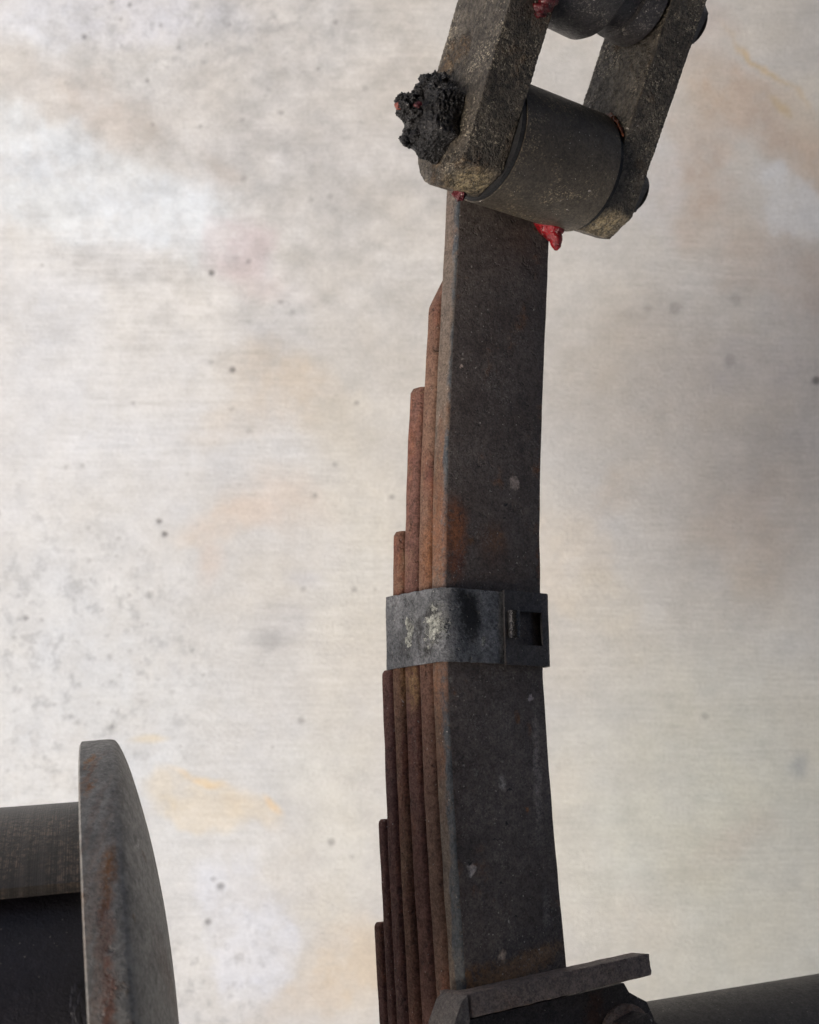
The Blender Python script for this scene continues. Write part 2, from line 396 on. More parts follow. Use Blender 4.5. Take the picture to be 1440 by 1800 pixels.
BROWN = (.105, .052, .032); DBROWN = (.055, .027, .019); ORANGE = (.19, .08, .036); TAN = (.27, .17, .10); MAROON = (.085, .030, .024)
face_marks = [
    mk(800, 935, 34, 90, (.15, .042, .014), .75, .9), mk(775, 960, 18, 90, ORANGE, .8, .9), mk(865, 955, 48, 60, (.12, .05, .022), .5, .9),
    mk(828, 950, 12, 14, (.15, .06, .012), .6, .8), mk(878, 938, 9, 11, (.15, .06, .012), .6, .8), mk(805, 990, 20, 45, (.12, .03, .012), .6, .8),
    mk(902, 847, 12, 14, (.42, .34, .29), 1, .35), mk(810, 645, 4, 5, (.6, .5, .42), 1, .4), mk(813, 632, 3, 4, (.4, .34, .28), 1, .5),
    mk(930, 1226, 8, 9, (.50, .43, .42), 1, .6), mk(791, 1196, 5, 5, (.24, .22, .2), .98, .5), mk(907, 1262, 8, 12, (.17, .07, .02), .8, .6),
    mk(880, 1376, 11, 16, (.42, .39, .36), .98, .9), mk(835, 1358, 7, 9, (.24, .22, .2), .9, .9), mk(877, 1340, 4, 6, (.30, .27, .25), .9, .8),
    mk(827, 1530, 9, 13, (.55, .50, .47), 1, .9), mk(880, 1680, 10, 14, (.60, .46, .34), 1, .9), mk(924, 1424, 5, 7, (.25, .10, .03), .9, .7),
    mk(943, 1350, 10, 160, (.27, .24, .22), .9, .9), mk(905, 1703, 130, 30, (.17, .095, .035), .985, .7, .17), mk(820, 1722, 80, 20, (.20, .11, .05), .98, .7, .17),
    mk(812, 1500, 40, 30, (.03, .028, .028), .5, .9), mk(948, 985, 8, 60, (.13, .045, .012), .8, .8), mk(951, 880, 4, 200, (.12, .045, .012), .8, .9),
    mk(862, 1015, 90, 14, (.11, .07, .05), .45, .9),
    mk(800, 930, 30, 70, (.26, .10, .04), .95, .9), mk(795, 1000, 14, 40, (.17, .062, .028), .85, .9), mk(870, 950, 26, 38, (.17, .088, .045), .7, .9), mk(905, 1705, 120, 22, (.25, .15, .08), 1, .7, .17),
    mk(872, 1475, 13, 1.8, (.012, .011, .011), .99, .6, .1), mk(898, 1530, 11, 1.6, (.014, .012, .012), .99, .6, .5), mk(877, 1554, 5, 3, (.010, .010, .010), 1, .6), mk(887, 1448, 3, 4, (.012, .010, .010), 1, .6),
    mk(893, 1386, 10, 1.8, (.014, .012, .012), .99, .6, -.2), mk(826, 1518, 5, 5, (.012, .011, .011), 1, .6), mk(905, 1612, 5, 2, (.012, .011, .011), 1, .6), mk(884, 886, 4, 3, (.012, .011, .011), 1, .6),
    mk(887, 912, 4, 3, (.012, .011, .011), 1, .6), mk(862, 861, 2, 2, (.5, .46, .42), 1, .5), mk(856, 1010, 2, 2, (.6, .52, .45), 1, .5), mk(844, 784, 4, 4, (.24, .22, .20), .95, .8), mk(848, 610, 2.5, 3, (.34, .31, .28), 1, .5),
    mk(940, 548, 2, 2.5, (.4, .37, .33), 1, .5), mk(890, 646, 1.5, 3, (.4, .36, .32), 1, .5), mk(928, 862, 1.5, 3, (.36, .33, .3), 1, .5), mk(812, 1345, 3, 4, (.3, .27, .25), .98, .7), mk(805, 1225, 2, 3, (.3, .27, .25), 1, .5),
    mk(838, 1268, 2, 2, (.4, .36, .33), 1, .5), mk(900, 1574, 1.8, 1.8, (.5, .45, .4), 1, .5), mk(945, 1670, 2, 2, (.55, .48, .42), 1, .5), mk(829, 1693, 2, 2, (.5, .45, .4), 1, .5), mk(960, 1600, 10, 60, (.15, .13, .12), .8, .9)]
MAT_FACE = steel('main_leaf_steel', (.076, .057, .047), (.135, .112, .098), rust=((.16, .10, .07), (.19, .09, .045)), rust_amt=.12, grit=.60, grit_scale=900,
                 specks=.8, rough=(.45, .62), bump=.00010, marks=face_marks, vari=14, pits=.9, dust=((.36, .32, .28), .5))
def leaf_mat(i):
    r = random.Random(i*13+5)
    base = [((.217, .152, .109), (.145, .123, .109)), ((.20, .118, .080), (.17, .085, .058)), ((.181, .090, .067), (.145, .070, .055)),
            ((.174, .084, .058), (.203, .113, .067)), ((.123, .061, .052), (.160, .072, .055)), ((.145, .065, .052), (.116, .055, .046)), ((.123, .055, .046), (.145, .065, .052))][i]
    return steel('rusty_leaf_steel', base[0], base[1], rust=((.145, .062, .046), (.22, .095, .055), (.24, .15, .095)), rust_amt=.26 if i == 1 else .40, rust_scale=26+3*i,
                 grit=.5, grit_scale=800, specks=.5, rough=(.7, .88), bump=.00018, stretch=(1, 3.2, 1), pits=1.1, vari=22, spec=.3,
                 dust=((.30, .20, .11), .4),
                 marks=[(side(768, 955, -.004), .012, .040, .03, 0, (.27, .10, .04), .85, .9), (side(757, 985, -.014), .008, .022, .02, 0, (.22, .10, .045), .6, .9),
                        (side(715, 1205, -.028), .004, .018, .02, 0, (.36, .22, .10), .8, .8), (side(693, 1200, -.036), .003, .014, .02, 0, (.34, .20, .09), .6, .8),
                        (side(770, 1190, -.004), .007, .022, .02, 0, (.30, .12, .05), .6, .8)])

# the blue oxide bloom along the main leaf's shoulder is a bevel with its own material slot
MAT_BLUE = steel('main_leaf_edge_steel', (.17, .125, .09), (.13, .105, .085), rust=((.15, .09, .055), (.17, .085, .05), (.2, .14, .09)), rust_amt=.40, rust_scale=24,
                 stretch=(1, 3, 1), grit=.5, grit_scale=800, specks=.6, rough=(.55, .78), bump=.00014, pits=.5, blue=True,
                 marks=[(side(770, 955, -.004), .012, .040, .03, 0, (.23, .095, .042), .8, .9), (side(775, 1190, -.004), .010, .022, .03, 0, (.25, .11, .05), .6, .8)])
EYE_U = .207
ey_p, ey_t, ey_m = spine(EYE_U)
EYE_R, EYE_OFF = .0305, .0228
EYE_C = ey_p+ey_m*EYE_OFF
sv = Vector((.306, .92, .25)); sv = (sv-w*sv.dot(w)).normalized()
qv = w.cross(sv)
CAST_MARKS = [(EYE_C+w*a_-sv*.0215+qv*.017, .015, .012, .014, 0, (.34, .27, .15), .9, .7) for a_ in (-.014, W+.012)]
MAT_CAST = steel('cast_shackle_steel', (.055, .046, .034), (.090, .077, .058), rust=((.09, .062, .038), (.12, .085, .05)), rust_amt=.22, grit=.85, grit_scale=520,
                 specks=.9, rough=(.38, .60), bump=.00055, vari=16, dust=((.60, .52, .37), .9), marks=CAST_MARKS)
MAT_EYE = steel('spring_eye_steel', (.062, .052, .040), (.105, .088, .064), grit=.45, specks=1.0, rough=(.45, .6), bump=.00009, vari=10, dust=((.50, .40, .25), .85),
                marks=[(at(918, 219, .50), .0035, .003, .02, 0, (.42, .27, .17), 1, .5)])
MAT_TUBE = steel('hanger_steel', (.042, .039, .040), (.075, .068, .064), grit=.5, specks=1.0, rough=(.35, .55), bump=.00012, dust=((.5, .44, .36), .5))
MAT_BAND = steel('galvanised_band_steel', (.105, .110, .116), (.23, .235, .24), grit=.6, grit_scale=650, specks=.6, rough=(.38, .6), bump=.00022, metal=.25, pits=1.0, vari=30, flake=[(on(u_at(1100), -.001, -.008), .0085, .017, .014), (on(u_at(1125), .021, .003), .003, .004, .006), (on(u_at(1100), -.003, -.026), .004, .014, .010)],
                 marks=[(on(u_at(1095), -.0005, -.006), .0080, .014, .012, 0, (.27, .275, .235), .97, .7), (on(u_at(1085), -.003, -.022), .006, .010, .012, 0, (.20, .205, .20), .7, .8),
                        (on(u_at(1075), .013, .003), .0065, .013, .012, 0, (.006, .006, .007), .999, .6), (on(u_at(1052), .009, .003), .004, .006, .01, .5, (.008, .008, .009), .98, .6), (on(u_at(1095), .012, .003), .009, .017, .014, 0, (.010, .010, .011), .985, .9), (on(u_at(1120), -.003, -.030), .006, .012, .014, 0, (.03, .03, .03), .8, .9),
                        (on(u_at(1125), .021, .003), .0035, .004, .006, 0, (.32, .30, .31), .8, .8), (on(u_at(1070), -.002, -.008), .007, .0024, .01, .6, (.02, .02, .02), .97, .5),
                        (on(u_at(1140), -.002, -.012), .003, .0055, .01, -.5, (.02, .02, .018), .97, .5), (on(u_at(1105), -.003, -.018), .0025, .010, .01, 0, (.03, .03, .03), .9, .6)])
MAT_BAND2 = steel('dark_band_steel', (.052, .049, .050), (.090, .085, .088), rust=((.09, .06, .045), (.11, .07, .05)), rust_amt=.08, grit=.5, specks=.4, rough=(.4, .6), bump=.00014, metal=.2, vari=28, pits=.4)
MAT_TAB = steel('black_worn_tab', (.05, .05, .05), (.11, .105, .10), grit=.4, specks=.6, rough=(.2, .35), bump=.0001, metal=.8)
MAT_CHAR = steel('charred_grease', (.010, .010, .010), (.035, .033, .031), grit=.7, grit_scale=420, specks=1.0, rough=(.10, .42), bump=.0009, spec=.6, vari=60)
MAT_BOLT = steel('bolt_steel', (.06, .055, .05), (.11, .10, .09), grit=.4, specks=.4, rough=(.35, .55), bump=.0001)
MAT_SEAT = steel('seat_steel', (.16, .135, .125), (.22, .175, .15), rust=((.19, .11, .08), (.27, .19, .145), (.17, .17, .185)), rust_amt=.40, rust_scale=34, stretch=(3, 1, 1),
                 grit=.5, specks=.5, rough=(.6, .8), bump=.0003, pits=.9)
MAT_CHEEK = steel('grey_cheek_steel', (.125, .125, .125), (.17, .145, .13), rust=((.10, .06, .04), (.13, .085, .06)), rust_amt=.2, grit=.5, specks=.5, rough=(.55, .75), bump=.0002)
MAT_SEATD = steel('dark_seat_steel', (.030, .025, .025), (.055, .045, .042), rust=((.08, .045, .032), (.06, .035, .028)), rust_amt=.25, grit=.5, specks=.5, rough=(.55, .75), bump=.0003, pits=.7)
MAT_AXLE = steel('axle_tube_paint', (.045, .042, .038), (.062, .058, .052), grit=.35, specks=.5, rough=(.42, .6), bump=.00012, vari=12,
                 marks=[(at(1333, 1790, .53), .008, .003, .02, .1, (.42, .34, .25), .97, .7), (at(1400, 1780, .53), .03, .003, .03, .2, (.16, .11, .07), .7, .9)])  # these marks are highlights painted into the tube's colour
HD = .50
hub_c = at(178, 1822, HD)
_ray = Vector((hub_c.x, hub_c.y, hub_c.z-HC)).normalized()
_r0 = Vector(((178-720)/F, 0, -1)).normalized()
hub_ax = Vector((-_r0.z, 0, _r0.x)).normalized()      # lies square to the line of sight
hub_ax = (hub_ax+Vector((0, .068, 0))).normalized()
if hub_ax.x < 0: hub_ax = -hub_ax

hub_r = (Vector((0, 1, 0))-hub_ax*hub_ax.y).normalized(); hub_s = hub_ax.cross(hub_r)
if hub_s.z < 0: hub_s = -hub_s
DPROF = [(a, 512) for a in range(0, 54, 2)]+[(56, 509), (60, 507), (63, 502), (66, 497), (70, 488), (73, 480), (78, 466), (82, 452), (87, 433), (91, 414), (101, 368), (110, 318), (118, 262), (125, 200), (130, 130)]
def drum_pt(px, py):
    best = None
    for a, r_ in DPROF:
        for i in range(90):
            an = math.radians(i)
            q = hub_c+hub_ax*(a*HD/F)+(hub_r*math.cos(an)+hub_s*math.sin(an))*(r_*HD/F)
            x, y = pix(q); e = (x-px)**2+(y-py)**2
            if best is None or e < best[0]: best = (e, q)
    return best[1]
def hub_mat():
    return steel('grey_drum_paint', (.22, .217, .20), (.28, .272, .252), grit=.35, grit_scale=500, specks=.5, rough=(.5, .68), bump=.00014, vari=12, pits=.5,
                 rust=((.16, .11, .075), (.2, .12, .07)), rust_amt=.02, dust=((.32, .26, .2), .4),
                 marks=[*[(drum_pt(184+(y_-1600)*.03, y_), .0040, .0052, .0052, 0, (.19, .085, .055), .9, .9) for y_ in range(1590, 1830, 22)], (drum_pt(188, 1526), .0040, .010, .03, 0, (.27, .12, .035), .98, .7),
                        (drum_pt(190, 1560), .0034, .012, .03, 0, (.20, .10, .05), .8, .8), (drum_pt(168, 1500), .0028, .060, .05, 0, (.26, .22, .19), .8, .8),  # long tan rim marks paint in the lip catching light
                        (drum_pt(172, 1740), .0024, .045, .05, 0, (.25, .20, .17), .8, .8), (drum_pt(158, 1338), .0024, .0030, .02, 0, (.34, .17, .07), .98, .8),
                        (drum_pt(158, 1360), .0022, .012, .03, 0, (.24, .14, .09), .8, .8), (drum_pt(159, 1384), .0024, .0035, .02, 0, (.30, .14, .06), .98, .8),
                        (drum_pt(296, 1720), .004, .05, .05, 0, (.10, .06, .05), .8, .9), (drum_pt(243, 1488), .0010, .0010, .01, 0, (.6, .58, .55), 1, .5), (drum_pt(162, 1600), .0026, .045, .05, 0, (.27, .23, .20), .85, .8), (drum_pt(160, 1440), .0024, .03, .04, 0, (.26, .21, .18), .8, .8)])
def collar_mat():
    k = NT('machined_collar_steel')
    # lathe marks run round the collar: fine bands along its axis
    ax = (hub_ax-Vector((0, .056, 0))).normalized()
    d = k.vmath('DOT_PRODUCT', k.co, tuple(ax)).outputs[1]
    cb = k.n('ShaderNodeCombineXYZ'); k.put(cb.inputs[0], d)
    fine = k.noise(1500, 3, .7, vec=cb.outputs[0]); wide = k.noise(140, 3, .6, vec=cb.outputs[0])
    c = k.mix(k.ramp(wide, .35, .65), (.026, .024, .022), (.048, .043, .040))
    c = k.mix(.45, c, k.mix(k.ramp(fine, .3, .7), (.25, .25, .25), (.75, .75, .75)), 'OVERLAY')
    sc = k.math('MULTIPLY', k.ramp(fine, .46, .54), k.ramp(k.noise(420, 5, .75), .46, .58))
    sc = k.math('MULTIPLY', sc, k.ramp(k.noise(30, 3, .6), .38, .6))
    c = k.mix(sc, c, (.17, .125, .095))
    rs = k.math('MULTIPLY', k.spot(at(95, 1530, HD), .012, .006, .03, vec=k.warp(150, .008), soft=.8), k.ramp(k.noise(700, 4, .8), .48, .6))
    c = k.mix(rs, c, (.40, .15, .05))
    return k.done(c, .45, k.bump(k.math('ADD', fine, k.noise(400, 3, .6)), .0004, 1.), metal=.35)
# ------------------------------------------------------------------ the setting
concrete_floor()
SHADE_DECK = NT('shade_deck_underside')
dk = SHADE_DECK.done(SHADE_DECK.mix(SHADE_DECK.ramp(SHADE_DECK.noise(5), .4, .6), (.035, .033, .032), (.06, .055, .05)), .7)
bm = bmesh.new()                                      # unseen vehicle underside, added to shade the right side of the floor
def box(bm, a, b):
    r = bmesh.ops.create_cube(bm, size=1.)
    for v in r['verts']:
        v.co = Vector([(a[i]+b[i])/2+v.co[i]*(b[i]-a[i]) for i in range(3)])
box(bm, (-.56, -1.6, 1.56), (2.4, 1.6, 1.62))
box(bm, (-.52, -1.6, 1.44), (-.46, 1.6, 1.557))
for y in (-1.2, -.4, .45, 1.2): box(bm, (-.457, y-.03, 1.48), (2.38, y+.03, 1.557))
o = link('unseen_shade_deck', bm, dk, smooth=0); o['kind'] = 'structure'

# ------------------------------------------------------------------ leaf spring
spring = thing('leaf_spring', 'rusty stack of tapering steel spring leaves hanging from the shackle, dark main leaf on top', 'leaf spring', on(u_at(1795), W/2, -.03))
U_BOT = -.30
# thickness bands of the leaves: (b top, b bottom, photo y of the end, bevel)
leaves = [(0, -.0119, None), (-.0123, -.0231, 428), (-.0257, -.0373, 681), (-.0378, -.0470, 934), (-.0475, -.0573, 1178), (-.0577, -.0655, 1440), (-.0658, -.0745, 1622)]
def leaf_ring(u, a0, a1, bt, bb, r, du=0.):
    """rounded rectangle; r = radius of the left and right edges"""
    pts = []
    n = 4
    for (ca, cb, s) in ((a1-r, bt-r, 0), (a1-r, bb+r, -1), (a0+r, bb+r, -2), (a0+r, bt-r, -3)):
        for i in range(n+1):
            an = math.radians(90+90*s-90*i/n)
            pts.append((ca+r*math.cos(an), cb+r*math.sin(an)))
    p, t, m = spine(u)
    out = []
    for a, b in pts:
        jit = noise.noise(Vector((u*70, a*300, b*300)))*.00025
        out.append(p+w*(a+jit)+m*(b+jit*.5)+t*du)
    return out
for i, (bt, bb, ye) in enumerate(leaves):
    bm = bmesh.new()
    if i == 0: u_end = EYE_U-.001
    else: u_end = u_at(ye, (bt+bb)/2)
    N = 170
    rings = []
    wv = .0006 if i > 2 else .0002
    r = .0018 if i == 0 else .0026
    for j in range(N+1):
        u = U_BOT+(u_end-U_BOT)*j/N
        k = u_end-u
        a0, a1, t_, b_ = 0., W, bt, bb
        a0 += (random.Random(i).uniform(-.0006, .0006) if i else 0) + noise.noise(Vector((u*14, i*7.3, 0)))*wv
        if i == 1:                                   # tapered nose of the second leaf
            s = min(1, max(0, k/.034)); s = .8*s+.2*s*s*(3-2*s)
            a0 += (1-s)*.0150; a1 -= (1-s)*.012
        if i > 1 and k < .0022:                      # sheared, rounded end
            s = 1-k/.0022; a0 += .0011*s*s; a1 -= .0011*s*s; t_ -= .0004*s*s; b_ += .0004*s*s
        rings.append(leaf_ring(u, a0, a1, t_, b_, min(r, (t_-b_)*.47)))
    sweep(bm, rings)
    if i == 0: o = link('main_leaf', bm, MAT_FACE, spring)
    else: o = link('leaf', bm, leaf_mat(i), spring)
    if i == 0:
        me = o.data; me.materials.append(MAT_BLUE)
        for p in me.polygons:
            if p.normal.dot(w) < -.25: p.material_index = 1
        n_ = len(rings[0]); at_ = me.attributes.new('depth', 'FLOAT', 'POINT')
        bs = []
        for ci, (cb, s_) in enumerate(((bt-.0018, 0), (bb+.0018, -1), (bb+.0018, -2), (bt-.0018, -3))):
            for q_ in range(5): bs.append(cb+.0018*math.sin(math.radians(90+90*s_-90*q_/4)))
        at_.data.foreach_set('value', [bs[q_ % n_] for q_ in range(len(me.vertices))])
# eye rolled at the end of the main leaf
bm = bmesh.new()
revolve(bm, EYE_C, w, -ey_m, [(.0, EYE_R), (W-.0010, EYE_R), (W-.0004, EYE_R-.0006), (W-.0004, .0205), (.0, .0205)], n=96, close_profile=True)
eye = link('spring_eye', bm, MAT_EYE, spring)
# rubber bush in the eye
MAT_RUB_GAP = steel('black_rubber_and_gap', (.012, .012, .012), (.02, .02, .02), grit=.3, specks=.2, rough=(.6, .8), bump=.0001)
bm = bmesh.new()
revolve(bm, EYE_C, w, -ey_m, [(-.0010, .012), (-.0010, .0203), (W+.0008, .0203), (W+.0008, .012)], n=64, close_profile=True)
link('bushing', bm, MAT_RUB_GAP, spring)

# clip band round the four longest leaves
UB0, UB1 = u_at(1163), u_at(1033)
def band_strip(path, u0, u1, th, nu=22, ragged=.0004, hole=None, seed=0, tilt=0.):
    """path: (a, b) outer line; sweeps it along the leaf with thickness th; hole = (i0, i1, v0, v1) in path / length fractions"""
    bm = bmesh.new(); n = len(path)
    nor = []
    for i in range(n):
        a = Vector(path[max(i-1, 0)]); b = Vector(path[min(i+1, n-1)]); d = (b-a).normalized(); nor.append(Vector((-d.y, d.x)))
    def pt(i, v, inner):
        a, b = path[i]
        e = ragged*noise.noise(Vector((i*.6, seed, v*2)))
        lift = .0004*noise.noise(Vector((i*.33, seed+5, v*3.)))
        if inner: a -= nor[i].x*th; b -= nor[i].y*th
        uu = u0+(u1-u0)*v+e*(1 if v in (0, 1) else 0)+tilt*i/n
        return on(uu, a+nor[i].x*lift, b+nor[i].y*lift)
    vsx = [v/nu for v in range(nu+1)]
    gridO = [[bm.verts.new(pt(i, v, False)) for v in vsx] for i in range(n)]
    gridI = [[bm.verts.new(pt(i, v, True)) for v in vsx] for i in range(n)]
    def inh(i, j): return hole and hole[0] <= i < hole[1] and hole[2] <= j < hole[3]
    cell = {(i, j) for i in range(n-1) for j in range(nu) if not inh(i, j)}
    for (i, j) in cell:
        bm.faces.new((gridO[i][j], gridO[i+1][j], gridO[i+1][j+1], gridO[i][j+1]))
        bm.faces.new((gridI[i][j+1], gridI[i+1][j+1], gridI[i+1][j], gridI[i][j]))
        for (di, dj, (p, q)) in ((-1, 0, ((i, j), (i, j+1))), (1, 0, ((i+1, j), (i+1, j+1))), (0, -1, ((i, j), (i+1, j))), (0, 1, ((i, j+1), (i+1, j+1)))):
            if (i+di, j+dj) not in cell:
                bm.faces.new((gridO[p[0]][p[1]], gridO[q[0]][q[1]], gridI[q[0]][q[1]], gridI[p[0]][p[1]]))
    return bm
def arc(ca, cb, r, a0, a1, n):
    return [(ca+r*math.cos(math.radians(a0+(a1-a0)*i/n)), cb+r*math.sin(math.radians(a0+(a1-a0)*i/n))) for i in range(n+1)]
def seg(a, b, n): return [(a[0]+(b[0]-a[0])*i/n, a[1]+(b[1]-a[1])*i/n) for i in range(n+1)]
TH = .0014
pth = seg((.002, -.0500), (-.0020, -.0492), 2)[:-1]+seg((-.0024, -.0484), (-.0034, -.0060), 14)[:-1]+arc(.0050, -.0059, .0084, 180, 90, 12)[:-1]+seg((.0052, .0025), (.0392, .0020), 16)
band = link('clip_band', band_strip(pth, UB0, UB1, TH, seed=1), MAT_BAND, spring)
pth2 = seg((.0325, .0046), (.0580, .0038), 17)[:-1]+arc(.0585, -.0010, .0048, 90, 0, 5)[:-1]+seg((W+.0033, -.0012), (W+.0030, -.049), 10)
o = link('clip_band_overlap', band_strip(pth2, UB0-.0006, UB1+.0008, TH, seed=4, hole=(5, 16, 6, 16), ragged=.0003), MAT_BAND2, spring)
# rolled edge line of the overlap and bent tab
p_, t_, m_ = spine((UB0+UB1)/2)
TU = u_at(1097, .006, .037)
tc, tt, tm = spine(TU)
bm = bmesh.new()
prof = arc(.0, 0, .0026, 180, 20, 6)
ring = []
outer = [(-.0034, -.0022), (-.0034, .0010), (-.0024, .0026), (-.0006, .0034), (.0014, .0032), (.0016, .0018), (-.0002, .0018), (-.0014, .0006), (-.0018, -.0022)]
extrude_poly(bm, on(TU, .0378, .0046), w, tm, tt, outer, -.0068, .0068)
bevel(bm, .0007, 2)
link('locking_tab', bm, MAT_TAB, spring)

# red grease pressed out of the bushings
def grease_mat(name, c):
    k = NT(name)
    c = k.mix(k.ramp(k.noise(160, 5, .7), .38, .62), c, tuple(x*.35 for x in c))
    c = k.mix(k.ramp(k.noise(420, 3, .7), .60, .7), c, (.55, .40, .36))
    return k.done(c, .28, k.bump(k.noise(350, 4, .7), .0012, 1.), spec=.6)
MAT_RED = grease_mat('red_grease', (.42, .005, .012)); MAT_RED2 = grease_mat('dark_red_grease', (.16, .010, .014))
def blob(name, pts, mat, parent, seed=0, rough_=.14):
    """pts: (point, radius) chain -> one lumpy closed skin"""
    bm = bmesh.new(); n = 14
    chain = []
    for (a, ra), (b, rb) in zip(pts, pts[1:]):
        for i in range(5): chain.append((a.lerp(b, i/5), ra+(rb-ra)*i/5))
    chain.append(pts[-1])
    rings = []
    for i, (p, r_) in enumerate(chain):
        d = (chain[min(i+1, len(chain)-1)][0]-chain[max(i-1, 0)][0]).normalized()
        e = d.orthogonal().normalized(); f = d.cross(e)
        rr = []
        for j in range(n):
            a = 2*math.pi*j/n
            q = r_*(1+rough_*noise.noise(Vector((math.cos(a)*1.5+seed, math.sin(a)*1.5, i*.35))))
            rr.append(p+(e*math.cos(a)+f*math.sin(a))*q)
        rings.append(rr)
    sweep(bm, rings)
    return link(name, bm, mat, parent, smooth=80)
gd = HC-(EYE_C+w*W).z
blob('red_grease', [(at(938, 374, gd+.006), .001), (at(950, 386, gd+.002), .0042), (at(966, 400, gd), .0056), (at(977, 420, gd-.001), .0036), (at(978, 434, gd-.001), .0024), (at(977, 440, gd-.001), .0008)], MAT_RED, spring, 1)
blob('red_grease', [(at(955, 388, gd), .0008), (at(972, 398, gd-.002), .0048), (at(984, 404, gd-.001), .0030), (at(991, 400, gd), .0008)], MAT_RED, spring, 9)
gl = HC-EYE_C.z
blob('red_grease', [(at(796, 342, gl-.004), .0008), (at(802, 342, gl-.006), .0020), (at(812, 343, gl-.006), .0024), (at(818, 341, gl-.004), .0008)], MAT_RED2, spring, 3, .8)
MAT_ORG = grease_mat('orange_brown_grease', (.28, .07, .02))
def rim_pt(th, rr=.0308, a_=W+.0012): return EYE_C+w*a_+(sv*math.cos(th)+qv*math.sin(th))*rr
blob('grease_bead', [(rim_pt(.10), .0004), (rim_pt(.22), .0012), (rim_pt(.36), .0014), (rim_pt(.50), .0010), (rim_pt(.66), .0010), (rim_pt(.80), .0004)], MAT_ORG, spring, 5, .7)

# ------------------------------------------------------------------ shackle
C2 = EYE_C+sv*.086
G, T, HW = .0026, .0225, .0205
shackle = thing('spring_shackle', 'pair of rough cast steel shackle plates bolted either side of the round spring eye', 'shackle', EYE_C+w*(W/2))
def shackle_plate(a0, a1, HF):
    bm = bmesh.new()
    end = [(-.0135, HF), (-.0272, .0110), (-.0284, .0030), (-.0276, -.0035), (-.0250, -.0085), (-.0212, -.0128), (-.0158, -.0168), (-.0090, -.0192), (.0, -.0203)]
    L = .086
    pts = [(s, q) for s, q in end]+[(L-s, q) for s, q in reversed(end)]
    extrude_poly(bm, EYE_C, sv, qv, w, pts, a0, a1)
    bevel(bm, .0009, 2, 20)
    # drawn out of true a little, as cast
    bmesh.ops.triangulate(bm, faces=[f for f in bm.faces if len(f.verts) > 4])
    return bm
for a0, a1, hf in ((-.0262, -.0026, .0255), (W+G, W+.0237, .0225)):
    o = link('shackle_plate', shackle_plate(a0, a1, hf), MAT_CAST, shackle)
    md = o.modifiers.new('remesh', 'REMESH'); md.mode = 'VOXEL'; md.voxel_size = .0007; md.use_smooth_shade = True
    tx = bpy.data.textures.new('cast', 'CLOUDS'); tx.noise_scale = .0042; tx.noise_depth = 3
    dm = o.modifiers.new('relief', 'DISPLACE'); dm.texture = tx; dm.strength = .0006; dm.mid_level = .5; dm.texture_coords = 'LOCAL'
def hexagon(r): return [(r*math.cos(math.radians(60*i+12)), r*math.sin(math.radians(60*i+12))) for i in range(6)]
def bolt_end(c, name='nut'):
    """nut and bolt tip on the outside of the right plate"""
    bm = bmesh.new()
    extrude_poly(bm, c, sv, qv, w, hexagon(.0150), W+G+T+.0002, W+G+T+.0092)
    bevel(bm, .0008, 2)
    nut = link('nut', bm, MAT_BOLT, shackle)
    bm = bmesh.new(); prof = []
    z = W+G+T+.0094
    prof.append((z-.002, .0001)); prof.append((z, .0096))
    for k in range(5): prof += [(z+.0010*k+.0004, .0102), (z+.0010*k+.0009, .0092)]
    prof += [(z+.0060, .0066), (z+.0062, .0001)]
    revolve(bm, c, w, sv, prof, n=28)
    link('bolt_tip', bm, MAT_BOLT, shackle)
bolt_end(EYE_C); bolt_end(C2)
# shanks
for c in (EYE_C, C2):
    bm = bmesh.new(); revolve(bm, c, w, sv, [(-G-T-.006, .0001), (-G-T-.006, .0098), (W+G+T+.001, .0098), (W+G+T+.001, .0001)], n=24)
    link('bolt_shank', bm, MAT_BOLT, shackle)
bm = bmesh.new(); revolve(bm, EYE_C, w, sv, [(W+.0002, .010), (W+.0002, .0288), (W+G-.0001, .0288), (W+G-.0001, .010)], n=64, close_profile=True)
link('dark_gap_ring', bm, MAT_RUB_GAP, shackle)  # black ring added to read as the dark seam by the right plate
bm = bmesh.new(); revolve(bm, EYE_C, w, sv, [(-.0025, .010), (-.0025, .0296), (-.0003, .0299), (-.0003, .010)], n=64, close_profile=True)
link('dark_gap_ring', bm, MAT_RUB_GAP, shackle)  # black ring added to read as the shadow line by the left plate
# charred, grease-caked nut on the left
bm = bmesh.new()
bmesh.ops.create_icosphere(bm, subdivisions=6, radius=1.)
nc = EYE_C-w*(.0262+.0062)+sv*.0005
for v in bm.verts:
    d = v.co.copy()
    x, y, z = d.x, d.y, d.z                           # x along sv, y along qv, z along -w
    an = math.atan2(y, x); hexr = 1/max(abs(math.cos((an+.3) % (math.pi/3)-math.pi/6)), .2)*.93
    sq = max(abs(z), 1e-4)
    rr = (abs(x)**3+abs(y)**3)**(1/3) if False else math.hypot(x, y)
    k = 1/max((rr**4+sq**4)**.25, 1e-6)
    big = 1+.10*noise.noise(d*1.7+Vector((3, 1, 2)))
    loose = min(1, max(.12, .45+.55*z+.5*x))
    fine = noise.fractal(d*7.5, .6, 2.2, 6)*.12*loose+noise.noise(d*2.6)*.04
    R = k*big
    v.co = nc+sv*(x*R*(.0185+.0185*fine)*hexr**1.6*.97)+qv*(y*R*(.0178+.0178*fine)*hexr**1.6*.97)+(-w)*(z*R*(.0088+.012*fine))
o = link('grease_caked_nut', bm, MAT_CHAR, shackle, smooth=60)
def clump(c, r, seed, sx=1.):
    bm = bmesh.new(); bmesh.ops.create_icosphere(bm, subdivisions=4, radius=1.)
    for v in bm.verts:
        d = v.co.copy(); v.co = c+d*r*(1+.55*noise.fractal(d*2.2+Vector((seed, 0, 0)), 1., 2.1, 4))*(Vector((1, sx, 1)).length/1.732)
    return bm
nd = HC-nc.z
